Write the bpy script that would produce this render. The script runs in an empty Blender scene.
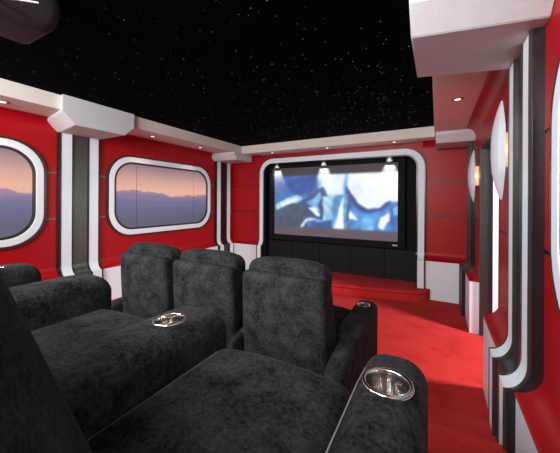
import bpy, bmesh, math, random
from mathutils import Vector, Matrix
random.seed(4)
C = bpy.context.scene.collection
PI = math.pi

# ------------------------------------------------------------------ measures (metres, camera at the origin)
XL, XR, YF = -4.58, 0.50, 5.86            # faces of the upper walls
ZC = 1.255                                # ceiling
ZS = 1.08                                 # underside of soffit
ZF = -1.73                                # front floor
WP = 0.117                                # how far the wainscot stands off
ZW = -1.05                                # wainscot top
YB = -1.7                                 # back wall
STEPS = [(2.53, -1.56), (2.08, -1.39), (1.60, -1.21), (1.14, -1.04)]   # nosing y, tread z

# ------------------------------------------------------------------ materials
def new_mat(name):
    m = bpy.data.materials.new(name); m.use_nodes = True
    nt = m.node_tree; return m, nt, nt.nodes['Principled BSDF']

def mat(name, col, rough=0.5, metal=0.0, spec=0.5, noise=None, bump=None, coat=0.0, sheen=0.0, emit=None, scale3=None):
    m, nt, b = new_mat(name)
    b.inputs['Base Color'].default_value = (*col, 1)
    b.inputs['Roughness'].default_value = rough
    b.inputs['Metallic'].default_value = metal
    b.inputs['Specular IOR Level'].default_value = spec
    b.inputs['Coat Weight'].default_value = coat
    b.inputs['Coat Roughness'].default_value = 0.15
    b.inputs['Sheen Weight'].default_value = sheen
    if emit:
        b.inputs['Emission Color'].default_value = (*emit[0], 1); b.inputs['Emission Strength'].default_value = emit[1]
    tc = nt.nodes.new('ShaderNodeTexCoord'); src = tc.outputs['Object']
    if scale3:
        mp = nt.nodes.new('ShaderNodeMapping'); mp.inputs['Scale'].default_value = scale3
        nt.links.new(src, mp.inputs[0]); src = mp.outputs[0]
    if noise:
        sc, c2, lo, hi = noise
        n = nt.nodes.new('ShaderNodeTexNoise'); n.inputs['Scale'].default_value = sc; n.inputs['Detail'].default_value = 8
        n.inputs['Roughness'].default_value = 0.78
        nt.links.new(src, n.inputs['Vector'])
        r = nt.nodes.new('ShaderNodeValToRGB')
        r.color_ramp.elements[0].position = lo; r.color_ramp.elements[0].color = (*col, 1)
        r.color_ramp.elements[1].position = hi; r.color_ramp.elements[1].color = (*c2, 1)
        nt.links.new(n.outputs['Fac'], r.inputs[0]); nt.links.new(r.outputs[0], b.inputs['Base Color'])
    if bump:
        n = nt.nodes.new('ShaderNodeTexNoise'); n.inputs['Scale'].default_value = bump[0]; n.inputs['Detail'].default_value = 3
        nt.links.new(src, n.inputs['Vector'])
        bp = nt.nodes.new('ShaderNodeBump'); bp.inputs['Strength'].default_value = bump[1]; bp.inputs['Distance'].default_value = 0.01
        nt.links.new(n.outputs['Fac'], bp.inputs['Height']); nt.links.new(bp.outputs[0], b.inputs['Normal'])
    return m

def velvet(name):
    m, nt, b = new_mat(name)
    b.inputs['Roughness'].default_value = .85; b.inputs['Specular IOR Level'].default_value = .06
    b.inputs['Sheen Weight'].default_value = .035; b.inputs['Sheen Roughness'].default_value = .35
    tc = nt.nodes.new('ShaderNodeTexCoord'); L = nt.links.new
    def noise(sc, det, ro):
        n = nt.nodes.new('ShaderNodeTexNoise'); n.inputs['Scale'].default_value = sc; n.inputs['Detail'].default_value = det
        n.inputs['Roughness'].default_value = ro; L(tc.outputs['Object'], n.inputs['Vector']); return n.outputs['Fac']
    a, c = noise(9, 6, .7), noise(80, 6, .85)
    m1 = nt.nodes.new('ShaderNodeMath'); m1.operation = 'MULTIPLY_ADD'; L(c, m1.inputs[0]); m1.inputs[1].default_value = 1.5; L(a, m1.inputs[2])
    r = nt.nodes.new('ShaderNodeValToRGB')
    r.color_ramp.elements[0].position = .50; r.color_ramp.elements[0].color = (.0025, .0026, .0028, 1)
    r.color_ramp.elements[1].position = .80; r.color_ramp.elements[1].color = (.060, .062, .064, 1)
    m2 = nt.nodes.new('ShaderNodeMath'); m2.operation = 'MULTIPLY'; L(m1.outputs[0], m2.inputs[0]); m2.inputs[1].default_value = .5
    L(m2.outputs[0], r.inputs[0]); L(r.outputs[0], b.inputs['Base Color'])
    bp = nt.nodes.new('ShaderNodeBump'); bp.inputs['Strength'].default_value = .35; bp.inputs['Distance'].default_value = .008
    L(noise(30, 4, .6), bp.inputs['Height']); L(bp.outputs[0], b.inputs['Normal'])
    return m

M = {}
M['red'] = mat('red_lacquer', (0.40, 0.006, 0.010), 0.38, spec=0.25, noise=(3, (0.35, 0.005, 0.009), .3, .7))
M['white'] = mat('white_paint', (0.78, 0.83, 0.87), 0.45, spec=.3, noise=(8, (0.75, 0.80, 0.84), .3, .7))
M['cream'] = mat('soffit_paint', (0.73, 0.67, 0.60), 0.7, noise=(5, (0.70, 0.64, 0.57), .3, .7))
M['cap'] = mat('cap_paint', (0.64, 0.645, 0.65), 0.65, noise=(14, (0.59, 0.595, 0.60), .3, .7), bump=(60, .1))
M['steel'] = mat('dark_brushed_steel', (0.085, 0.083, 0.08), 0.38, metal=0.6, noise=(10, (0.13, 0.13, 0.125), .3, .7), scale3=(12, 12, .4))
M['black'] = mat('black_gloss', (0.012, 0.011, 0.012), 0.25, spec=0.5)
M['bead'] = mat('dark_bead', (0.05, 0.042, 0.04), 0.25, spec=0.6, metal=.3)
M['matte'] = mat('black_felt', (0.0075, 0.0075, 0.0085), 0.85, spec=0.15, noise=(30, (0.011, 0.011, 0.012), .3, .7))
M['panelblack'] = mat('black_fabric_panel', (0.012, 0.012, 0.014), 0.7, spec=0.2)
M['ceil'] = mat('black_ceiling', (0.0012, 0.0012, 0.0013), 0.95, spec=0.02)
M['joint'] = mat('dark_joint', (0.012, 0.008, 0.008), 0.4)
M['joint_light'] = mat('metal_joint', (0.20, 0.15, 0.14), 0.4, metal=.3)
M['velvet'] = velvet('charcoal_velvet')
M['piping'] = mat('grey_piping', (0.26, 0.26, 0.26), 0.7)
M['chrome'] = mat('steel_cup', (0.72, 0.70, 0.67), 0.17, metal=1.0)
M['cupdark'] = mat('cup_bottom', (0.02, 0.02, 0.02), 0.4)
M['darkwall'] = mat('dark_jamb', (0.030, 0.030, 0.030), 0.35, metal=.5, noise=(6, (0.07, 0.07, 0.07), .3, .7), scale3=(14, 14, .3))
M['plastic'] = mat('projector_plastic', (0.022, 0.018, 0.018), 0.55, spec=.2, noise=(12, (0.03, 0.025, 0.025), .3, .7))
M['glass'] = mat('dark_lens', (0.01, 0.01, 0.015), 0.08, spec=.8)
M['bulb'] = mat('lit_bulb', (1, .9, .8), .4, emit=((1, .86, .7), 1.1))
M['ring'] = mat('downlight_ring', (0.30, 0.25, 0.22), 0.3, metal=.7)
M['amber'] = mat('amber_glass', (0.9, .6, .4), .5, emit=((1, .60, .36), .62))
M['star'] = mat('fibre_star', (1, 1, 1), .5, emit=((.9, .9, 1), .6))
M['hall'] = mat('hall_paint', (0.62, 0.55, 0.48), .6)
M['badge'] = mat('badge_silver', (0.5, .42, .42), .4, metal=.3)

def carpet(name, ribs):
    m, nt, b = new_mat(name)
    b.inputs['Roughness'].default_value = .95; b.inputs['Specular IOR Level'].default_value = .03
    b.inputs['Sheen Weight'].default_value = .02
    tc = nt.nodes.new('ShaderNodeTexCoord')
    n = nt.nodes.new('ShaderNodeTexNoise'); n.inputs['Scale'].default_value = 60; n.inputs['Detail'].default_value = 4
    n2 = nt.nodes.new('ShaderNodeTexNoise'); n2.inputs['Scale'].default_value = 3.5; n2.inputs['Detail'].default_value = 3
    for k in (n, n2): nt.links.new(tc.outputs['Object'], k.inputs['Vector'])
    mx = nt.nodes.new('ShaderNodeMath'); mx.operation = 'ADD'
    nt.links.new(n.outputs['Fac'], mx.inputs[0]); nt.links.new(n2.outputs['Fac'], mx.inputs[1])
    hsrc = n.outputs['Fac']
    if ribs:
        w = nt.nodes.new('ShaderNodeTexWave'); w.bands_direction = 'Y'; w.inputs['Scale'].default_value = 13
        w.inputs['Distortion'].default_value = 1.0; w.inputs['Detail'].default_value = 1
        nt.links.new(tc.outputs['Object'], w.inputs['Vector'])
        mu = nt.nodes.new('ShaderNodeMath'); mu.operation = 'MULTIPLY_ADD'
        nt.links.new(w.outputs['Fac'], mu.inputs[0]); mu.inputs[1].default_value = .14
        nt.links.new(mx.outputs[0], mu.inputs[2]); mx = mu
        hsrc = w.outputs['Fac']
    r = nt.nodes.new('ShaderNodeValToRGB')
    r.color_ramp.elements[0].position = .7; r.color_ramp.elements[0].color = (0.40, 0.014, 0.015, 1)
    r.color_ramp.elements[1].position = 1.0; r.color_ramp.elements[1].color = (0.52, 0.032, 0.031, 1)
    nt.links.new(mx.outputs[0], r.inputs[0]); nt.links.new(r.outputs[0], b.inputs['Base Color'])
    bp = nt.nodes.new('ShaderNodeBump'); bp.inputs['Strength'].default_value = (.25 if ribs else .5); bp.inputs['Distance'].default_value = .006
    nt.links.new(hsrc, bp.inputs['Height']); nt.links.new(bp.outputs[0], b.inputs['Normal'])
    return m
M['carpet'] = carpet('red_carpet', False)
M['carpet_rib'] = carpet('red_ribbed_carpet', True)

def vcol_mat(name, strength, base=.2):
    m, nt, b = new_mat(name)
    a = nt.nodes.new('ShaderNodeAttribute'); a.attribute_name = 'Col'
    nt.links.new(a.outputs['Color'], b.inputs['Emission Color'])
    b.inputs['Emission Strength'].default_value = strength
    b.inputs['Base Color'].default_value = (base, base, base, 1)
    b.inputs['Roughness'].default_value = .6; b.inputs['Specular IOR Level'].default_value = .2
    return m
M['picture'] = vcol_mat('projected_picture', 1.0, .10)
M['view'] = vcol_mat('backlit_sunset_print', 0.82, .06)

# ------------------------------------------------------------------ helpers
def obj(name, bm, m, parent=None, smooth=False, matrix=None):
    me = bpy.data.meshes.new(name)
    bmesh.ops.recalc_face_normals(bm, faces=bm.faces[:])
    bm.to_mesh(me); bm.free()
    o = bpy.data.objects.new(name, me); C.objects.link(o)
    for mm in (m if isinstance(m, (list, tuple)) else [m]): me.materials.append(mm)
    if smooth:
        me.polygons.foreach_set('use_smooth', [True] * len(me.polygons))
        try: me.set_sharp_from_angle(angle=math.radians(smooth if smooth is not True else 40))
        except Exception: pass
    if parent: o.parent = parent
    if matrix is not None: o.matrix_local = matrix
    return o
def tag(o, label, cat, group=None, kind=None):
    o['label'] = label; o['category'] = cat
    if group: o['group'] = group
    if kind: o['kind'] = kind
    return o
def empty(name, loc=(0, 0, 0), rz=0):
    o = bpy.data.objects.new(name, None); C.objects.link(o); o.empty_display_size = .1
    o.location = loc; o.rotation_euler = (0, 0, rz); return o
def struct(o, label, cat):
    return tag(o, label, cat, None, 'structure')
def dup(root, loc, rz, label, group=None):
    r = root.copy(); C.objects.link(r); r.location = loc; r.rotation_euler = (0, 0, rz); r['label'] = label
    if group: r['group'] = group
    for ch in list(root.children):
        c = ch.copy(); C.objects.link(c); c.parent = r
        for g in ch.children:
            d = g.copy(); C.objects.link(d); d.parent = c
    return r
def box(bm, x0, x1, y0, y1, z0, z1, mi=0):
    v = [bm.verts.new((x, y, z)) for x in (x0, x1) for y in (y0, y1) for z in (z0, z1)]
    for f in ((0, 1, 3, 2), (4, 6, 7, 5), (0, 4, 5, 1), (2, 3, 7, 6), (0, 2, 6, 4), (1, 5, 7, 3)):
        fc = bm.faces.new([v[i] for i in f]); fc.material_index = mi
def bbox(*a):
    bm = bmesh.new(); box(bm, *a); return bm
def bevelled(x0, x1, y0, y1, z0, z1, r=.006, seg=2):
    bm = bbox(x0, x1, y0, y1, z0, z1)
    bmesh.ops.bevel(bm, geom=bm.edges[:], offset=r, segments=seg, affect='EDGES', profile=.5); return bm
def strip(bm, rows, mi=0, closed=False):
    """rows: list of lists of points; joins consecutive rows with quads"""
    vs = [[bm.verts.new(p) for p in r] for r in rows]
    n = len(vs[0])
    for a, b in zip(vs[:-1], vs[1:]):
        for i in range(n if closed else n - 1):
            j = (i + 1) % n
            f = bm.faces.new((a[i], a[j], b[j], b[i])); f.material_index = mi
    return vs
def prism(bm, pts, fmap, s0, s1, mi=0):
    """closed 2-D outline pts (p,z) pushed from s0 to s1 through fmap(s,p,z)"""
    a = [bm.verts.new(fmap(s0, p, z)) for p, z in pts]; b = [bm.verts.new(fmap(s1, p, z)) for p, z in pts]
    n = len(pts)
    for i in range(n):
        j = (i + 1) % n; f = bm.faces.new((a[i], a[j], b[j], b[i])); f.material_index = mi
    for l in (a, b):
        f = bm.faces.new(l); f.material_index = mi
def lathe(bm, prof, seg=24, mi=0, axis='Z', c=(0, 0, 0)):
    rows = []
    for r, z in prof:
        row = []
        for k in range(seg):
            t = 2 * PI * k / seg; x, y = r * math.cos(t), r * math.sin(t)
            p = (x, y, z) if axis == 'Z' else ((x, z, y) if axis == 'Y' else (z, x, y))
            row.append((p[0] + c[0], p[1] + c[1], p[2] + c[2]))
        rows.append(row)
    strip(bm, rows, mi, True)
def tube(bm, pts, r, seg=8):
    rows = []
    for i, p in enumerate(pts):
        p = Vector(p); t = (Vector(pts[min(i + 1, len(pts) - 1)]) - Vector(pts[max(i - 1, 0)])).normalized()
        u = t.orthogonal().normalized() if i == 0 else (u - t * u.dot(t)).normalized()
        w = t.cross(u)
        rows.append([tuple(p + (u * math.cos(a) + w * math.sin(a)) * r) for a in [2 * PI * k / seg for k in range(seg)]])
    vs = strip(bm, rows, 0, True); bm.faces.new(vs[0]); bm.faces.new(vs[-1])
def rbox(hx, hy, hz, r, n=(5, 5, 5), k=3, deform=None, c=(0, 0, 0)):
    """box with rounded edges and a fine enough grid to be bent by deform()"""
    bm = bmesh.new()
    def samples(h, m):
        a = [h - r + r * math.tan(PI / 4 * i / k) for i in range(k, 0, -1)]
        inner = [-(h - r) + 2 * (h - r) * i / m for i in range(m + 1)]
        return [-x for x in a] + inner + a[::-1]
    H = (hx, hy, hz); S = [samples(H[i], n[i]) for i in range(3)]; cache = {}
    def V(p):
        key = tuple(round(x, 6) for x in p)
        if key in cache: return cache[key]
        q = Vector([max(-(H[i] - r), min(H[i] - r, p[i])) for i in range(3)]); d = Vector(p) - q
        q = q + d.normalized() * r if d.length > 1e-9 else q
        if deform: q = Vector(deform(*q))
        cache[key] = bm.verts.new((q.x + c[0], q.y + c[1], q.z + c[2])); return cache[key]
    for ax in range(3):
        u, w = (ax + 1) % 3, (ax + 2) % 3
        for sg in (-1, 1):
            for i in range(len(S[u]) - 1):
                for j in range(len(S[w]) - 1):
                    ps = []
                    for a, b in ((i, j), (i + 1, j), (i + 1, j + 1), (i, j + 1)):
                        p = [0, 0, 0]; p[ax] = sg * H[ax]; p[u] = S[u][a]; p[w] = S[w][b]; ps.append(V(p))
                    if len(set(ps)) == 4: bm.faces.new(ps)
    return bm

Lmap = lambda s, p, z: (XL + p, s, z)
Rmap = lambda s, p, z: (XR - p, s, z)
Fmap = lambda s, p, z: (s, YF - p, z)

# ------------------------------------------------------------------ wall profile
NC = 8
def cove_low(p0, p1, z0, z1):   # concave sweep from wall (p0,z0) out to (p1,z1)
    return [(p0 + (p1 - p0) * (1 - math.cos(PI / 2 * i / NC)), z0 + (z1 - z0) * math.sin(PI / 2 * i / NC)) for i in range(NC + 1)]
def cove_top():
    return [(.13 * (1 - math.cos(PI / 2 * i / NC)), .95 + .13 * math.sin(PI / 2 * i / NC)) for i in range(NC + 1)]
JZ = [.37, -.26]
def red_profile():
    pts = list(reversed(cove_top()))          # from soffit down to z=.95
    for z in JZ: pts += [(0, z + .011), (-.004, z + .011), (-.004, z - .011), (0, z - .011)]
    pts += cove_low(0, WP, -.91, ZW + .012)
    pts += [(WP + .006, ZW + .006), (WP + .006, ZW)]
    return pts
def wall_strip(bm, fmap, s0, s1, prof, mi=0):
    a = [bm.verts.new(fmap(s0, p, z)) for p, z in prof]; b = [bm.verts.new(fmap(s1, p, z)) for p, z in prof]
    for i in range(len(prof) - 1):
        f = bm.faces.new((a[i], a[i + 1], b[i + 1], b[i])); f.material_index = mi
        zz = (prof[i][1] + prof[i + 1][1]) / 2
        if any(abs(zz - z) < .0115 for z in JZ): f.material_index = 1
def end_cap(bm, fmap, s, prof, pb):
    f = bm.faces.new([bm.verts.new(fmap(s, p, z)) for p, z in prof] + [bm.verts.new(fmap(s, pb, prof[-1][1])), bm.verts.new(fmap(s, pb, prof[0][1]))])

RP = red_profile()
WPROF = [(WP, ZW), (WP, ZF)]
def make_wall(name, fmap, segs, label, extra=None):
    bm = bmesh.new()
    for s0, s1 in segs:
        wall_strip(bm, fmap, s0, s1, RP)
        end_cap(bm, fmap, s0, RP, -.14); end_cap(bm, fmap, s1, RP, -.14)
    if extra: extra(bm)
    w = obj(name, bm, [M['red'], M['joint_light' if name == 'wall_left' else 'joint']], None, 35)
    struct(w, label, 'wall')
    bm = bmesh.new()
    for s0, s1 in segs: prism(bm, [(WP, ZW), (WP, ZF), (-.14, ZF), (-.14, ZW)], fmap, s0, s1)
    obj('wainscot', bm, M['white'], w)
    return w
make_wall('wall_left', Lmap, [(YB, YF)], 'long red panelled left wall with a white wainscot')
def r_extra(bm):   # red above the doorway
    prof = [q for q in RP if q[1] > .71] ; prof = [q for q in RP if q[1] >= .94] + [(0, .72), (-.14, .72)]
    wall_strip(bm, Rmap, DY0, DY1, prof)
DY0, DY1 = 3.25, 4.55
make_wall('wall_right', Rmap, [(YB, DY0), (DY1, YF)], 'red panelled right wall with white wainscot, broken by the doorway', r_extra)
# front wall with the rounded opening of the arch
AX0, AX1, AZ, AR = -3.735, -.182, 1.0, .36
def f_extra(bm):
    x0, x1, zt = AX0 + .05, AX1 - .05, AZ - .05
    zi = .6
    arcL = [(x0 + AR - AR * math.cos(PI / 2 * i / 10), zt - AR + AR * math.sin(PI / 2 * i / 10)) for i in range(11)]
    arcR = [(x1 - AR + AR * math.cos(PI / 2 * i / 10), zt - AR + AR * math.sin(PI / 2 * i / 10)) for i in range(11)]
    y = YF
    for arc, xe in ((arcL, x0), (arcR, x1)):
        cv = bm.verts.new((xe, y, zt)); vs = [bm.verts.new((x, y, z)) for x, z in arc]
        for a, b in zip(vs[:-1], vs[1:]): bm.faces.new((cv, a, b))
    v = [bm.verts.new(p) for p in ((x0, y, zt), (x1, y, zt), (x1, y, ZC), (x0, y, ZC))]; bm.faces.new(v)
make_wall('wall_front', Fmap, [(XL, AX0 + .05), (AX1 - .05, XR)], 'red front wall on both sides of the screen arch', f_extra)
w = obj('wall_back', bbox(XL - .3, XR + .3, YB - .1, YB, ZF, ZC), M['red']); struct(w, 'red wall behind the seats', 'wall')

# black recess round the screen
bm = bmesh.new()
x0, x1, yb = AX0 + .05, AX1 - .05, 6.10
box(bm, x0 - .1, x1 + .1, yb, yb + .05, ZF, ZC)
for a, b in ((x0 - .06, x0), (x1, x1 + .06)): box(bm, a, b, YF + .002, yb, ZF, ZC)
box(bm, x0, x1, YF + .002, yb, AZ - .05, AZ + .02)
rec = obj('wall_recess', bm, M['matte']); struct(rec, 'matt black recess behind the screen', 'wall')
for k in range(5):
    xa = x0 + (x1 - x0) * k / 5
    obj('fabric_panel', bevelled(xa + .004, xa + (x1 - x0) / 5 - .004, yb - .02, yb + .01, -1.54, -.95, .004), M['panelblack'], rec)
obj('upper_fabric_panel', bevelled(x0 + .01, x1 - .01, yb - .012, yb + .01, -.94, .9, .004), M['matte'], rec)

# ceiling, soffits
cl = obj('ceiling', bbox(XL - .3, XR + .3, YB - .1, YF + .4, ZC, ZC + .1), M['ceil']); struct(cl, 'black night sky ceiling', 'ceiling')
SXL, SXR, SY = -3.96, -.04, 5.40
s = obj('trim_1', bevelled(XL - .15, SXL, YB, YF + .2, ZS, ZC, .004), M['cream']); struct(s, 'pale dropped soffit along the left wall', 'soffit')
s = obj('trim_2', bevelled(SXL, SXR, SY, YF + .2, ZS, ZC - .001, .004), M['cream']); struct(s, 'pale dropped soffit above the screen', 'soffit')
s = obj('trim_3', bevelled(SXR, XR + .15, YB, YF + .2, ZS, ZC, .004), M['cream']); struct(s, 'pale dropped soffit along the right wall', 'soffit')

# stars
bm = bmesh.new()
for i in range(800):
    x = random.uniform(SXL + .05, SXR - .05); y = .5 + (SY - .55) * random.random() ** .75
    r = random.choice((.0013, .0016, .002, .0026))
    bmesh.ops.create_circle(bm, cap_ends=True, segments=6, radius=r * (0.45 + y * .30), matrix=Matrix.Translation((x, y, ZC - .003)))
tag(obj('star_lights', bm, M['star']), 'tiny white star points scattered over the black ceiling', 'star lights', kind='stuff')

# floor, steps
XW0, XW1 = XL + WP - .05, XR - WP + .05
bm = bmesh.new(); box(bm, XL - .1, XR + 3.0, YB, YF + .3, ZF - .1, ZF)
fl = obj('floor', bm, M['carpet']); struct(fl, 'red carpeted floor', 'floor')
def step(y1, z, x0, x1, z0=ZF, y0=YB):
    bm = bmesh.new()
    r = .025; pts = [(y0, z0), (y1 - .01, z0), (y1 - .01, z - 2 * r)]
    pts += [(y1 - r + r * math.cos(a), z - r + r * math.sin(a)) for a in [-PI / 2 + PI * i / 8 for i in range(9)]]
    pts += [(y0, z)]
    prism(bm, pts, lambda s, p, q: (s, p, q), x0, x1)
    return bm
for i, (y, z) in enumerate(STEPS):
    obj('step', step(y, z, XL + .02, XR - .02), M['carpet_rib'], fl, 40)
# front-row platform
bm = step(2.98, -1.5605, XL + .02, -.5)
obj('seat_platform', bm, M['carpet'], fl, 40)

# stage
bm = bmesh.new()
N = 40; top = -1.54; r = .035; sx0, sx1 = AX0 - .08, AX1 + .08
pts = []
for i in range(N + 1):
    t = -math.cos(PI * i / N) * .5 + .5; x = sx0 + (sx1 - sx0) * t
    e = min(t, 1 - t) * (sx1 - sx0)                     # rounded ends
    k = math.sqrt(max(0, 1 - (1 - min(1, e / .16)) ** 2))
    pts.append((x, 5.742 - (5.742 - 5.54) * k - .32 * (1 - (2 * t - 1) ** 2)))
rows = []
prof = [(.028, ZF), (.028, top - 2 * r - .01)] + [(r - r * math.sin(PI * k / 8), top - r - r * math.cos(PI * k / 8)) for k in range(9)]
for off, z in prof: rows.append([(x, min(y + off, 5.742), z) for x, y in pts])
rows.append([(x, 5.742, top) for x, y in pts])
strip(bm, rows)
box(bm, AX0 + .06, AX1 - .06, 5.742, 6.085, ZF, top)
st = obj('stage', bm, M['carpet'], None, 40); tag(st, 'low red carpeted stage with a bowed front below the screen', 'stage')

# ------------------------------------------------------------------ arch
def rounded_path(x0, x1, zb, zt, r, n=12):
    p = [(x0, zb + (zt - r - zb) * i / 40) for i in range(40)]
    p += [(x0 + r - r * math.cos(PI / 2 * i / n), zt - r + r * math.sin(PI / 2 * i / n)) for i in range(n + 1)]
    p += [(x1 - r + r * math.sin(PI / 2 * i / n), zt - r + r * math.cos(PI / 2 * i / n)) for i in range(n + 1)]
    p += [(x1, zb + (zt - r - zb) * (39 - i) / 40) for i in range(40)]
    return p
def flare(z, base, p1=.105, z0=-.90, z1=-1.045):
    if z > z0: return base
    if z < z1: return base + p1
    t = math.asin(min(1, (z0 - z) / (z0 - z1)))
    return base + p1 * (1 - math.cos(t))
def offset_path(path, d):     # d>0 shifts to the inside of the arch
    out = []
    for i, (x, z) in enumerate(path):
        a = path[max(i - 1, 0)]; b = path[min(i + 1, len(path) - 1)]
        t = Vector((b[0] - a[0], b[1] - a[1])).normalized(); n = Vector((t.y, -t.x))
        out.append((x + n.x * d, z + n.y * d))
    return out
def arch_band(path, d0, d1, pf, back=None):
    bm = bmesh.new(); a = offset_path(path, d0); b = offset_path(path, d1); rows = []
    for (xa, za), (xb, zb) in zip(a, b):
        p = pf(za); q = back if back is not None else p - .03
        rows.append([(xa, YF - q, za), (xa, YF - p, za), (xb, YF - p, zb), (xb, YF - q, zb)])
    vs = strip(bm, rows, 0, True); bm.faces.new(vs[0]); bm.faces.new(vs[-1]); return bm
arch = empty('screen_arch', ((AX0 + AX1) / 2, YF, -1.5385)); inv = Matrix.Translation((-(AX0 + AX1) / 2, -YF, 1.5385))
tag(arch, 'white round-cornered arch with dark edges framing the screen recess', 'arch')
zs = [ZF + .0]
path = rounded_path(AX0, AX1, -1.5385, AZ, AR)
# refine legs near flare
def refine(path):
    out = []
    for a, b in zip(path[:-1], path[1:]):
        out.append(a)
        if min(a[1], b[1]) < -.75 and max(a[1], b[1]) > -1.15:
            for k in range(1, 6): out.append((a[0] + (b[0] - a[0]) * k / 6, a[1] + (b[1] - a[1]) * k / 6))
    out.append(path[-1]); return out
path = refine(path)
obj('white_band', arch_band(path, .018, .125, lambda z: flare(z, .06), 0.0), M['white'], arch, 35, inv)
obj('outer_edge', arch_band(path, 0, .018, lambda z: flare(z, .072), 0.0), M['bead'], arch, 35, inv)
obj('inner_edge', arch_band(path, .125, .15, lambda z: flare(z, .07), -.03), M['black'], arch, 35, inv)

# ------------------------------------------------------------------ pilasters
def solid_strip(s0, s1, pf, fm, z0, z1, back=None, zs=None):
    bm = bmesh.new(); rows = []
    zz = [z1]
    zz += [-.90 - .145 * math.sin(PI / 2 * i / 10) for i in range(11)] + [z0]
    for z in zz:
        p = pf(z); q = back
        rows.append([fm(s0, q, z), fm(s0, p, z), fm(s1, p, z), fm(s1, q, z)])
    vs = strip(bm, rows, 0, True); bm.faces.new(vs[0]); bm.faces.new(vs[-1]); return bm
def pilaster(fm, s0, loc, label, zfloor, cap_p0, cap_p1, cap_top, group, s_end=None, ext=(.12, .12, .12, .12), ribs='white', zb=.92, face='steel'):
    """s0..s0+.56 along the wall"""
    w = .56; inv = Matrix.Translation([-a for a in loc])
    t = empty('pilaster', loc); tag(t, label, 'pilaster', group)
    zt = .93
    obj('steel_face', solid_strip(s0 + .015, s0 + w - .015, lambda z: flare(z, .045), fm, zfloor, zt, .0), M[face], t, 35, inv)
    obj('side_panel', solid_strip(s0 + .005, s0 + .016, lambda z: flare(z, .05), fm, zfloor, zt, .0), M['black'], t, 35, inv)
    obj('side_panel', solid_strip(s0 + w - .016, s0 + w - .005, lambda z: flare(z, .05), fm, zfloor, zt, .0), M['black'], t, 35, inv)
    for a, b in ((.035, .165), (w - .165, w - .035)):
        r = obj('rib', solid_strip(s0 + a, s0 + b, lambda z: flare(z, .060), fm, zfloor, zt, .04), M[ribs], t, 35, inv)
        for c, d in ((a - .018, a), (b, b + .018)):
            obj('rib_edge', solid_strip(s0 + c, s0 + d, lambda z: flare(z, .064), fm, zfloor, zt, .04), M['bead'], r, 35)
    # cap: hexagonal block
    def outline(a, b):
        if s_end is not None: return [(a, cap_top), (a, 1.04), (a + .10, .92), (s_end, .92), (s_end, cap_top)]
        return [(a, cap_top), (a, 1.05), (a + .14, zb), (b - .14, zb), (b, 1.05), (b, cap_top)]
    pts = outline(s0 - ext[0], s0 + w + ext[2]); pts1 = outline(s0 - ext[1], s0 + w + ext[3])
    bm = bmesh.new()
    A = [bm.verts.new(fm(s_, cap_p0, z_)) for s_, z_ in pts]; B = [bm.verts.new(fm(s_, cap_p1, z_)) for s_, z_ in pts1]
    for i in range(len(pts)):
        j = (i + 1) % len(pts); bm.faces.new((A[i], A[j], B[j], B[i]))
    bm.faces.new(A); bm.faces.new(B)
    bmesh.ops.bevel(bm, geom=bm.edges[:], offset=.005, segments=2, affect='EDGES')
    obj('cap', bm, M['cap'], t, 30, inv)
    return t
G = 'black and white ribbed pilasters along the walls'
pilaster(Lmap, 1.995, (XL, 2.27, ZF), 'steel and white ribbed pilaster between the two left windows', ZF, 0, 0.69, ZC - .002, G, ext=(.12, .24, .12, .12))
pilaster(Lmap, 5.175, (XL, 5.455, ZF), 'black and white ribbed pilaster in the far left corner', ZF, 0, .68, ZS - .001, G, s_end=5.74, face='black')
pilaster(Rmap, 2.00, (XR, 2.28, ZF), 'ribbed pilaster nearest on the right, its foot on the steps', ZF, 0, .635, ZC - .002, G, ext=(.22, .34, .14, -.02), zb=.935, face='darkwall')
pilaster(Rmap, 5.175, (XR, 5.455, ZF), 'dark pilaster in the far right corner beside the screen arch', ZF, 0, .52, ZS - .001, G, s_end=5.74, ribs='steel')

# ------------------------------------------------------------------ windows
def rrect(s0, s1, z0, z1, r, n=10):
    p = []
    for cx, cz, a0 in ((s1 - r, z1 - r, 0), (s0 + r, z1 - r, PI / 2), (s0 + r, z0 + r, PI), (s1 - r, z0 + r, 1.5 * PI)):
        p += [(cx + r * math.cos(a0 + PI / 2 * i / n), cz + r * math.sin(a0 + PI / 2 * i / n)) for i in range(n + 1)]
    return p
def ring(fm, outer, inner, p, back):
    bm = bmesh.new(); rows = []
    for (a, b), (c, d) in zip(outer, inner):
        rows.append([fm(a, back, b), fm(a, p - .006, b), fm(a + (c - a) * .06, p, b + (d - b) * .06), fm(a + (c - a) * .94, p, b + (d - b) * .94), fm(c, p - .006, d), fm(c, back, d)])
    rows.append(rows[0]); strip(bm, rows, 0, True); bmesh.ops.remove_doubles(bm, verts=bm.verts[:], dist=1e-5); return bm
def lerp(a, b, t): return tuple(x + (y - x) * t for x, y in zip(a, b))
def srgb(c): return tuple(((x / 255) / 12.92 if x / 255 < .04045 else ((x / 255 + .055) / 1.055) ** 2.4) for x in c)
def ridge(s, seed):
    return sum(a * math.sin(s * f + seed * q) for a, f, q in ((.03, 1.7, 1.1), (.022, 4.1, 2.3), (.012, 9.3, .7), (.008, 19.0, 1.9), (.004, 37., 3.1)))
def colour_grid(bm, fn, nx, nz, fm, s0, s1, z0, z1, p, inside=None):
    lay = bm.loops.layers.float_color.new('Col'); g = [[None] * (nz + 1) for _ in range(nx + 1)]
    for i in range(nx + 1):
        for j in range(nz + 1):
            s = s0 + (s1 - s0) * i / nx; z = z0 + (z1 - z0) * j / nz
            if inside: s, z = inside(s, z)
            g[i][j] = bm.verts.new(fm(s, p, z)), s, z
    for i in range(nx):
        for j in range(nz):
            q = [g[i][j], g[i + 1][j], g[i + 1][j + 1], g[i][j + 1]]
            f = bm.faces.new([a[0] for a in q])
            for l, a in zip(f.loops, q): l[lay] = (*fn(a[1], a[2]), 1)
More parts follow.
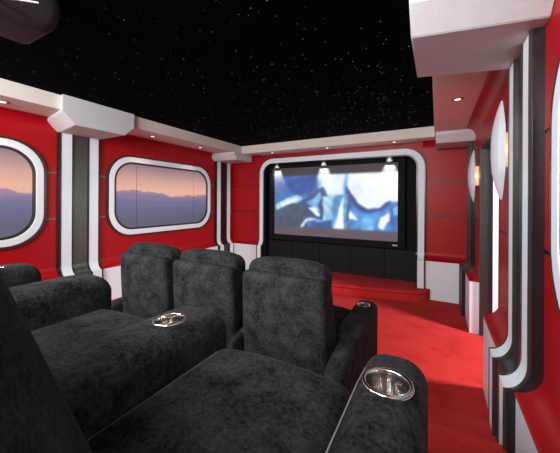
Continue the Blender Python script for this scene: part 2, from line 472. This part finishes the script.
def view_col(zlo, zhi, seed):
    sky = [(.48, (246, 180, 162)), (.60, (250, 188, 162)), (.78, (220, 166, 156)), (1, (150, 122, 130))]
    layers = [(.555, 1.0, (160, 128, 160)), (.515, .8, (128, 116, 158)), (.44, .6, (104, 104, 146)), (.33, .5, (92, 94, 130)), (.2, .4, (84, 84, 112))]
    def fn(s, z):
        t = (z - zlo) / (zhi - zlo); tt = max(t, .48)
        for (a, ca), (b, cb) in zip(sky[:-1], sky[1:]):
            if tt <= b or b == 1: c = lerp(ca, cb, min(1, (tt - a) / (b - a))); break
        for i, (h, am, col) in enumerate(layers):
            top = h + am * ridge(s * (1.1 - .12 * i) + 3 * i, seed + i)
            k = min(1, max(0, (top - t) / (.012 + .02 * i)))
            c = lerp(c, col, k)
        n = .012 * math.sin(s * 61 + z * 147) * math.sin(z * 231 + s * 17)
        return srgb([max(0, x * (1 + n)) for x in c])
    return fn
def window(idx, fm, s0, s1, z0, z1, label, seed):
    loc = fm((s0 + s1) / 2, 0, z0); inv = Matrix.Translation([-a for a in loc])
    t = empty('window_%d' % idx, loc); struct(t, label, 'window')
    R = .41
    P = lambda d: rrect(s0 + d, s1 - d, z0 + d, z1 - d, R - d * .8)
    obj('outer_edge', ring(fm, P(0), P(.028), .040, 0), M['bead'], t, 40, inv)
    obj('window_frame', ring(fm, P(.028), P(.115), .042, 0), M['white'], t, 40, inv)
    obj('inner_edge', ring(fm, P(.115), P(.145), .038, 0), M['bead'], t, 40, inv)
    # backlit print, its corners hidden behind the frame
    bm = bmesh.new()
    colour_grid(bm, view_col(z0 + .16, z1 - .16, seed), 120, 70, fm, s0 + .12, s1 - .12, z0 + .12, z1 - .12, .010,
                inside=lambda s, z: roundclamp(s, z, s0 + .12, s1 - .12, z0 + .12, z1 - .12, R - .10))
    pr = obj('sunset_print', bm, M['view'], t, False, inv)
    for ss in (s0 + .52, s1 - .52):
        bm = bmesh.new(); v = [fm(ss - .003, .012, z0 + .16), fm(ss + .003, .012, z0 + .16), fm(ss + .003, .012, z1 - .16), fm(ss - .003, .012, z1 - .16)]
        bm.faces.new([bm.verts.new(q) for q in v]); obj('print_seam', bm, M['joint'], pr)
    return t
def roundclamp(s, z, s0, s1, z0, z1, r):
    cx = min(max(s, s0 + r), s1 - r); cz = min(max(z, z0 + r), z1 - r)
    dx, dz = s - cx, z - cz; d = math.hypot(dx, dz)
    if d > r: return cx + dx * r / d, cz + dz * r / d
    return s, z
window(1, Lmap, -.62, 1.87, -.60, .76, 'left wall window nearest the seats, cut off by the photo edge', 1.0)
window(2, Lmap, 2.67, 5.04, -.61, .76, 'rounded left wall window with a sunset mountain view, farther from the seats', 2.4)
window(3, Rmap, -.57, 1.78, -.60, .76, 'rounded window on the right wall, only its edge seen', 3.1)

# ------------------------------------------------------------------ doorway on the right
d = empty('door_1', (XR, (DY0 + DY1) / 2, ZF)); struct(d, 'open doorway in the right wall with dark metal jambs', 'doorway')
inv = Matrix.Translation((-XR, -(DY0 + DY1) / 2, -ZF))
bm = bmesh.new(); box(bm, XR - .012, XR + .125, DY1 - .03, DY1 - .001, ZF, .72); obj('jamb', bm, M['darkwall'], d, False, inv)
bm = bmesh.new(); box(bm, XR - .002, XR + .125, DY0 + .001, DY0 + .03, ZF, .72); obj('jamb', bm, M['darkwall'], d, False, inv)
bm = bmesh.new(); box(bm, XR - .002, XR + .14, DY0, DY1, .69, .72); obj('head_jamb', bm, M['black'], d, False, inv)
bm = bmesh.new(); box(bm, XR + .125, XR + .18, DY1 - .05, DY1 + .06, ZF, .78); obj('white_casing', bm, M['white'], d, False, inv)
bm = bmesh.new(); box(bm, XR + .125, XR + .16, DY0 - .09, DY0 + .03, ZF, .78); obj('white_casing', bm, M['white'], d, False, inv)
# hall beyond
h = obj('wall_hall', bbox(XR + 2.9, XR + 3.0, 1.2, YF + .3, ZF, ZC), M['hall']); struct(h, 'far wall of the hall beyond the doorway', 'wall')
bm = bmesh.new(); box(bm, XR + .17, XR + 2.9, DY1 + .35, DY1 + .45, ZF, ZC); h = obj('wall_hall_side', bm, M['steel']); struct(h, 'dark hall wall just past the doorway', 'wall')

# ------------------------------------------------------------------ screen
SX0, SX1, SZ0, SZ1, SYY = -3.41, -.665, -.78, .766, 5.985
scr = empty('projection_screen', ((SX0 + SX1) / 2, 6.07, SZ0 - .13)); tag(scr, 'large wide projection screen in a black frame showing shiny blue craft', 'screen')
inv = Matrix.Translation((-(SX0 + SX1) / 2, -6.07, -(SZ0 - .13)))
bm = bmesh.new(); F = .13
def fr(a, b, c, e): box(bm, a, b, 5.955, 6.075, c, e)
fr(SX0 - F, SX0, SZ0 - F, SZ1 + F); fr(SX1, SX1 + F, SZ0 - F, SZ1 + F); fr(SX0, SX1, SZ1, SZ1 + F); fr(SX0, SX1, SZ0 - F, SZ0)
bmesh.ops.bevel(bm, geom=bm.edges[:], offset=.012, segments=2, affect='EDGES')
frame = obj('screen_frame', bm, M['matte'], scr, 30, inv)
obj('badge', bevelled(-.76, -.665, 5.945, 5.956, -.862, -.832, .003), M['badge'], frame)
# picture painted cell by cell
def px(u, v):                       # crop reading -> metres on the screen plane
    U = u / 3.862 + 265; V = v / 3.862 + 155; a = (U - 280) / 288
    k = 6.0 / (.878 + a * .4787); return k * (-.4787 + a * .878), -(V - 201) / 288 * k
POLY = [  # crop outlines, colour, softness
    ([(30, 60), (150, 75), (215, 70), (200, 150), (120, 160), (30, 190)], (38, 92, 165)),
    ([(95, 95), (205, 80), (200, 130), (130, 150), (95, 140)], (22, 70, 150)),
    ([(30, 185), (130, 175), (200, 240), (120, 285), (30, 285)], (62, 72, 100)),
    ([(30, 240), (130, 235), (180, 290), (30, 290)], (48, 60, 92)),
    ([(205, 70), (330, 60), (330, 300), (200, 300)], (150, 190, 235)),
    ([(215, 75), (310, 70), (300, 150), (225, 155)], (225, 240, 252)),
    ([(320, 60), (530, 50), (530, 200), (470, 210), (400, 215), (350, 195), (320, 130)], (238, 246, 252)),
    ([(330, 120), (370, 110), (385, 150), (350, 175)], (222, 236, 248)),
    ([(318, 120), (340, 165), (375, 205), (430, 212), (470, 185), (485, 175), (520, 180), (520, 310), (310, 300)], (70, 125, 200)),
    ([(318, 118), (335, 150), (360, 185), (395, 207), (440, 205), (470, 180), (488, 172), (486, 184), (455, 212), (400, 222), (360, 210), (330, 180)], (25, 60, 125)),
    ([(340, 225), (430, 225), (440, 270), (400, 290), (340, 280)], (88, 150, 220)),
    ([(380, 240), (430, 250), (420, 290), (370, 285)], (120, 180, 235)),
    ([(45, 188), (90, 165), (128, 152), (145, 165), (135, 182), (95, 188), (45, 212)], (170, 200, 235)),
    ([(60, 190), (110, 168), (135, 165), (120, 180), (70, 200)], (235, 243, 252)),
    ([(135, 180), (175, 160), (200, 130), (225, 122), (245, 165), (235, 220), (222, 250), (200, 245), (160, 215)], (30, 62, 120)),
    ([(155, 183), (190, 168), (212, 140), (222, 165), (205, 190), (215, 220)], (130, 170, 220)),
    ([(165, 203), (195, 200), (215, 232), (205, 238)], (240, 248, 255)),
    ([(225, 160), (265, 155), (245, 230), (225, 245)], (190, 215, 240)),
    ([(130, 280), (160, 245), (195, 240), (200, 248), (160, 258), (145, 285)], (200, 225, 245)),
    ([(180, 260), (260, 250), (262, 295), (170, 290)], (35, 75, 145)),
    ([(268, 160), (300, 150), (280, 240), (255, 275)], (90, 140, 205)),
    ([(300, 160), (306, 290), (265, 292)], (245, 250, 255)),
    ([(310, 120), (320, 120), (330, 200), (322, 292), (306, 292)], (40, 78, 140)),
    ([(313, 150), (318, 150), (316, 290), (310, 290)], (150, 190, 235)),
    ([(328, 212), (365, 252), (325, 245)], (240, 248, 255)),
    ([(445, 240), (485, 215), (500, 225), (470, 262), (458, 288), (438, 278)], (245, 250, 255)),
    ([(485, 190), (520, 190), (520, 260), (492, 285), (480, 250)], (45, 95, 170)),
    ([(495, 200), (520, 195), (520, 225), (500, 235)], (150, 190, 230)),
]
PM = [([px(*q) for q in pl], c) for pl, c in POLY]
def inpoly(x, y, pl):
    c = False; j = len(pl) - 1
    for i in range(len(pl)):
        xi, yi = pl[i]; xj, yj = pl[j]
        if (yi > y) != (yj > y) and x < (xj - xi) * (y - yi) / (yj - yi) + xi: c = not c
        j = i
    return c
NX, NZ = 176, 100
PIC0, PIC1 = SZ0 + .19, SZ1 - .185
img = [[(0, 0, 0)] * (NZ + 1) for _ in range(NX + 1)]
for i in range(NX + 1):
    x = SX0 + (SX1 - SX0) * i / NX
    for j in range(NZ + 1):
        z = SZ0 + (SZ1 - SZ0) * j / NZ
        if z < PIC0: c = (76, 64, 76)
        elif z > PIC1: c = (24, 16, 28)
        else:
            c = (70, 110, 170)
            wx = x + .008 * math.sin(z * 11 + x * 5); wz = z + .006 * math.sin(x * 13)
            for pl, cc in PM:
                if inpoly(wx, wz, pl): c = cc
            k = 1 + (.14 if c[0] < 200 else .02) * math.sin(x * 14 + 3 * math.sin(z * 5)) * math.sin(z * 17 + 2 * math.sin(x * 6))
            c = tuple(min(255, q * k) for q in c); c = (c[0] * (.74 + .26 * min(1, max(0, (c[0] - 90) / 130))), c[1], c[2])
        img[i][j] = c
def blur(img):
    out = [row[:] for row in img]
    for i in range(1, NX):
        for j in range(1, NZ):
            a = [img[i + di][j + dj] for di in (-1, 0, 1) for dj in (-1, 0, 1)]
            out[i][j] = tuple(sum(q[k] for q in a) / 9 for k in range(3))
    return out
img = blur(blur(img))
def pic(x, z):
    i = round((x - SX0) / (SX1 - SX0) * NX); j = round((z - SZ0) / (SZ1 - SZ0) * NZ)
    return srgb(img[max(0, min(NX, i))][max(0, min(NZ, j))])
bm = bmesh.new(); colour_grid(bm, pic, NX, NZ, lambda s, p, z: (s, SYY, z), SX0, SX1, SZ0, SZ1, 0)
obj('screen_surface', bm, M['picture'], scr, False, inv)

# ------------------------------------------------------------------ downlights
def downlight(x, y, label, group):
    t = empty('recessed_downlight', (x, y, ZS)); tag(t, label, 'downlight', group)
    bm = bmesh.new(); lathe(bm, [(.034, .001), (.036, -.008), (.052, -.010), (.060, -.004), (.060, .001)], 24); obj('trim_ring', bm, M['ring'], t, 40)
    bm = bmesh.new(); lathe(bm, [(.034, -.001), (.026, -.012), (.010, -.017), (.0005, -.018)], 16); obj('bulb', bm, M['bulb'], t, 60)
    return t
def spot(x, y, z, tx, ty, tz, power, ang, col=(1, .86, .72), blend=.6, rad=.03):
    l = bpy.data.lights.new('downlight_beam', 'SPOT'); l.energy = power; l.spot_size = math.radians(ang); l.spot_blend = blend; l.color = col; l.shadow_soft_size = rad
    o = bpy.data.objects.new('downlight_beam', l); C.objects.link(o); o.location = (x, y, z)
    o.rotation_euler = (Vector((tx, ty, tz)) - Vector((x, y, z))).to_track_quat('-Z', 'Y').to_euler(); return o
GD = 'recessed downlights in the left soffit'; GF = 'recessed downlights above the screen'
for x, y, lb, g in ((-4.2, 1.32, 'small recessed downlight above the nearest left window', GD), (-4.2, 3.22, 'small recessed downlight above the near half of the far left window', GD),
                    (-4.2, 4.33, 'small recessed downlight above the far half of the far left window', GD),
                    (-3.22, 5.54, 'small recessed downlight above the left end of the screen', GF), (-1.95, 5.54, 'small recessed downlight above the middle of the screen', GF),
                    (-.68, 5.54, 'small recessed downlight above the right end of the screen', GF),
                    (.184, 3.54, 'small recessed downlight in the right soffit above the doorway', None)):
    downlight(x, y, lb, g)
for x in (-3.34, -2.17, -.82): spot(x, 5.88, .94, x, 5.88 + .24, .0, 120, 52, (1, .98, .96), .75, .012)
for y in (1.32, 3.22, 4.33): spot(-4.2, y, ZS - .03, -4.35, y, -1, 9, 100)
spot(.184, 3.54, ZS - .03, .15, 3.6, -1, 5, 100)

# ------------------------------------------------------------------ sconces
def sconce(y, zc, half, label):
    t = empty('wall_sconce', (XR, y, zc)); tag(t, label, 'wall sconce', 'white shield sconces on the right wall')
    hy, hz = .15, half; bm = bmesh.new()
    prof = [(0, 1.0), (.5, .96), (.85, .62), (1.0, .42), (1.0, -.42), (.85, -.62), (.5, -.96), (0, -1.0)]
    rows = []
    nz = 24
    for i in range(nz + 1):
        z = -1 + 2 * i / nz; az = abs(z)
        wdt = 1.0 if az < .40 else 1 - .80 * ((az - .40) / .60) ** 1.15
        bow = .062 * (1 - az ** 2.2)
        row = []
        for k in range(11):
            s = -1 + 2 * k / 10
            row.append((-.058 - bow * (1 - .35 * s * s) - .0, s * hy * wdt, z * hz))
        for k in range(10, -1, -1):
            s = -1 + 2 * k / 10
            row.append((-.052, s * hy * wdt * .96, z * hz * .985))
        rows.append(row)
    vs = strip(bm, rows, 0, True); bm.faces.new(vs[0]); bm.faces.new(vs[-1])
    obj('shield', bm, M['white'], t, 50)
    obj('light_box', bevelled(-.085, -.002, -.05, .05, -.13, .13, .006), M['amber'], t)
    l = bpy.data.lights.new('sconce_glow', 'POINT'); l.energy = .45; l.color = (1, .6, .35); l.shadow_soft_size = .04
    for sy in (-.09, .09):
        o = bpy.data.objects.new('sconce_glow', l); C.objects.link(o); o.location = (XR - .05, y + sy, zc)
sconce(2.84, .41, .39, 'larger white shield-shaped sconce on the right wall beside the near pilaster')
sconce(4.80, .36, .36, 'smaller-looking white shield-shaped sconce past the doorway, near the screen')

# ------------------------------------------------------------------ projector
t = empty('ceiling_projector', (-2.16, .70, ZC)); tag(t, 'dark projector hanging from the black ceiling at the upper left', 'projector')
def pd(x, y, z):
    k = 1 - .18 * max(0, -z / .13); return x * k, y * k, z
obj('projector_body', rbox(.21, .19, .12, .07, deform=pd, c=(0, 0, -.16)), M['plastic'], t, 60)
obj('mount_pole', bevelled(-.03, .03, -.03, .03, -.09, 0, .004), M['plastic'], t)
bm = bmesh.new(); lathe(bm, [(.030, 0), (.030, .02), (.045, .022), (.050, .008), (.050, -.01)], 24, axis='Y')
lens = obj('lens_ring', bm, M['ring'], t, 50, Matrix.Translation((.02, -.150, -.215)) @ Matrix.Rotation(PI + .55, 4, 'X'))
bm = bmesh.new(); lathe(bm, [(.030, .004), (.001, .012)], 20, axis='Y'); obj('lens_glass', bm, M['glass'], lens)
bm = bmesh.new(); tube(bm, [(.14, -.13, -.23), (.20, -.12, -.235), (.26, -.08, -.24), (.32, -.04, -.245), (.37, .0, -.25)], .006); obj('cable', bm, M['ring'], t, 60)
for k in range(3):
    obj('vent_slat', bevelled(-.13, .13, -.195, -.185, -.10 - k * .02, -.093 - k * .02, .002), M['black'], t)

# ------------------------------------------------------------------ recliners
def arm_bm(w, ylo, yhi, zt, nl=1, nr=1, dr=.085):
    L = (yhi - ylo) / 2; hz = zt / 2 - .02
    def df(x, y, z):
        yy = y / L                                            # front +1
        drop = dr * max(0, (-yy - .05) / .95) ** 1.3        # top falls to the rear
        crown = .008 * (1 - (x / (w / 2)) ** 2)
        k = (z + hz) / (2 * hz)
        if z > 0: z = z - drop * k + crown * k
        z -= .035 * max(0, (yy - .82) / .18) ** 2 * k
        n = .068 * min(1, max(0, (-yy - .15) / .25))          # slimmer beside the backrest
        if x < 0: x += n * nl * (-x / (w / 2))
        else: x -= n * nr * (x / (w / 2))
        return x, y, z
    return rbox(w / 2, L, hz, .055, (4, 14, 6), 4, df, (0, (ylo + yhi) / 2, hz + .04))
def build_armrest(parent, xc, w, cup, nl=1, nr=1, dr=.085, up=0):
    bm = arm_bm(w, -.62, .57, .632 + up, nl, nr, dr)
    a = obj('armrest', bm, M['velvet'], parent, 60, Matrix.Translation((xc, 0, 0)))
    if cup:
        cx, cy, cz, R = 0, .375, .634, .046
        # cut the hole with a boolean, evaluated once
        bmc = bmesh.new(); bmesh.ops.create_cone(bmc, cap_ends=True, segments=36, radius1=R, radius2=R, depth=.2, matrix=Matrix.Translation((cx, cy, cz + .02)))
        mc = bpy.data.meshes.new('cut'); bmc.to_mesh(mc); bmc.free()
        oc = bpy.data.objects.new('cut', mc); C.objects.link(oc); oc.parent = a
        md = a.modifiers.new('hole', 'BOOLEAN'); md.object = oc; md.solver = 'EXACT'; md.operation = 'DIFFERENCE'
        bpy.context.view_layer.update()
        dg = bpy.context.evaluated_depsgraph_get(); me = bpy.data.meshes.new_from_object(a.evaluated_get(dg))
        a.modifiers.clear(); a.data = me; bpy.data.objects.remove(oc)
        me.polygons.foreach_set('use_smooth', [True] * len(me.polygons)); me.set_sharp_from_angle(angle=math.radians(45))
        bm = bmesh.new()
        lathe(bm, [(.030, -.088), (.040, -.084), (.0445, -.07), (.0455, -.02), (.0455, .002), (.047, .0045), (.052, .005), (.0545, .0035), (.0555, -.002)], 40)
        n0 = len(bm.faces); lathe(bm, [(.001, -.088), (.030, -.088)], 40, 1)
        obj('cup_holder', bm, [M['chrome'], M['cupdark']], a, 60, Matrix.Translation((cx, cy, cz + .004)))
    return a
def backrest_bm(hw, top=1.06, bot=.30):
    H = (top - bot) / 2
    def df(x, y, z):
        k = (z + H) / (2 * H)                 # 0 bottom .. 1 top
        sx = 1 - .03 * k + (.02 * math.sin(PI * k))
        y2 = y - .055 * k                     # leans back
        if y < 0: y2 -= .035 * (1 - (x / hw) ** 2) * math.sin(PI * min(1, k * 1.05)) - .012 * math.exp(-(x / .012) ** 2)
        else: y2 += .03 * (1 - (x / hw) ** 2) * math.sin(PI * k) + .13 * (1 - k)
        return x * sx, y2, z
    return rbox(hw, .09, H, .042, (10, 4, 12), 4, df, (0, -.41, (top + bot) / 2))
def headrest_bm(hw):
    def df(x, y, z):
        z2 = z - .045 * (x / hw) ** 4 if z > 0 else z
        if z > 0: z2 -= .02 * max(0, (y / .11)) 
        return x, y, z2
    return rbox(hw, .085, .10, .05, (8, 4, 3), 4, df, (0, -.400, 1.052))
def recliner(loc, label, group, xc_l=None, w_l=.2, cup_l=True, right=None, hw=.322, seat_hw=.258, back='normal', left_end=False, dr=.085, up=0):
    """arms: the left one always, right one optional (shared arms belong to the chair on their right)"""
    t = empty('theater_recliner', loc); tag(t, label, 'recliner', group)
    # base and seat
    obj('base', rbox(seat_hw - .005, .44, .17, .03, c=(0, .0, .21)), M['velvet'], t, 60)
    def sd(x, y, z):
        k = 1 if z > 0 else 0
        return x, y, z + k * (.02 * (1 - (x / seat_hw) ** 2) - .02 * max(0, -y / .44))
    seat = obj('seat', rbox(seat_hw, .44, .11, .055, (8, 12, 3), 4, sd, (0, .07, .425)), M['velvet'], t, 60)
    for sx in (-1, 1):
        bm = bmesh.new(); tube(bm, [(sx * (seat_hw - .012), -.25 + .72 * i / 10, .517) for i in range(11)], .0035, 6); obj('piping', bm, M['piping'], seat, 60)
    obj('leg_rest', rbox(seat_hw - .01, .03, .16, .025, (6, 3, 6), 3, None, (0, .475, .20)), M['velvet'], t, 60)
    if back == 'normal':
        b = obj('backrest', backrest_bm(hw), M['velvet'], t, 60)
        obj('headrest', headrest_bm(hw - .014), M['velvet'], b, 60)
    if xc_l is not None: build_armrest(t, xc_l, w_l, cup_l, 0 if left_end else 1, 1, dr, up)
    if right is not None: build_armrest(t, right[0], right[1], right[2], 1, 0, dr)
    return t

GR = 'front row of charcoal velvet recliners'; GN = 'rear row of charcoal velvet recliners'
YA, YR = 2.24, .30
ZA, ZR = -1.56, -1.04
# front row, seen from behind
recliner((-.93, YA, ZA), 'charcoal velvet recliner at the right end of the front row, by the aisle', GR, -.36, .2, True, (.36, .19, True))
recliner((-1.65, YA, ZA), 'charcoal velvet recliner in the middle of the front row', GR, -.36, .2, True)
recliner((-2.37, YA, ZA), 'charcoal velvet recliner at the left end of the front row', GR, -.36, .2, True, left_end=True)
# rear row
own = recliner((-.43, YR, ZR), 'charcoal velvet recliner nearest the viewer, beside the aisle', GN, -.36, .23, True, (.335, .155, True), seat_hw=.244, back='none', dr=-.03)
arm_r = [c for c in own.children if c.name.startswith('armrest')][-1]
bm = bmesh.new(); tube(bm, [(-.0775 + .013, -.08 + .54 * i / 12, .622 - .010 * max(0, (i - 10) / 2)) for i in range(13)], .0015, 6)
obj('piping', bm, M['piping'], arm_r, 60)
def tb(x, y, z): 
    k = (z + .36) / .72
    return x, y - .26 * k + .03 * (1 - (x / .27) ** 2) * (1 if y > 0 else 0), z
bo = obj('backrest', rbox(.265, .09, .36, .055, (8, 4, 10), 4, tb), M['velvet'], own, 60, Matrix.Translation((.0, -.13, .78)) @ Matrix.Rotation(-.50, 4, 'Z'))
recliner((-1.15, YR, ZR), 'charcoal velvet recliner in the middle of the rear row', GN, -.36, .22, False, dr=-.01, up=.035, seat_hw=.245, hw=.31)
recliner((-1.87, YR, ZR), 'charcoal velvet recliner at the far left of the rear row', GN, -.36, .2, True, left_end=True, dr=-.01, up=.012, seat_hw=.247, hw=.31)

# ------------------------------------------------------------------ lights
def area(loc, target, sx, sy, power, col=(1, 1, 1)):
    l = bpy.data.lights.new('unseen_area_light', 'AREA'); l.shape = 'RECTANGLE'; l.size = sx; l.size_y = sy; l.energy = power; l.color = col
    o = bpy.data.objects.new('unseen_area_light', l); C.objects.link(o); o.location = loc
    o.rotation_euler = (Vector(target) - Vector(loc)).to_track_quat('-Z', 'Y').to_euler(); return o
area((-2.3, -1.2, 1.0), (-1.8, 4.5, -.3), 2.4, .6, 215, (.93, .98, 1))
area((-.6, -.7, 1.15), (-.5, 1.2, -.7), 1.2, .5, 55, (.95, .98, 1))  # fill added out of view to brighten the nearest seat
area((-1.6, -1.5, .35), (-1.6, 5, 1.1), 2.4, .5, 45, (1, .98, .93))  # low fill added behind the camera, lifts soffit undersides and tones down pink bounce
area((2.6, 3.75, .75), (-.6, 3.95, -1.5), .5, .5, 210, (1, .98, .96))

wd = bpy.data.worlds.new('world'); bpy.context.scene.world = wd; wd.use_nodes = True
wd.node_tree.nodes['Background'].inputs[0].default_value = (.9, .9, 1, 1); wd.node_tree.nodes['Background'].inputs[1].default_value = .05

# ------------------------------------------------------------------ camera
cam = bpy.data.cameras.new('camera'); co = bpy.data.objects.new('camera', cam); C.objects.link(co)
co.rotation_euler = (Matrix.Rotation(math.radians(28.6), 3, 'Z') @ Matrix.Rotation(PI / 2, 3, 'X') @ Matrix.Rotation(math.radians(.3), 3, 'Z')).to_euler(); cam.sensor_fit = 'HORIZONTAL'; cam.sensor_width = 36
cam.lens = 36 * 288 / 560; cam.shift_y = -25.5 / 560; cam.clip_start = .01
bpy.context.scene.camera = co
bpy.context.scene.view_settings.view_transform = 'Standard'
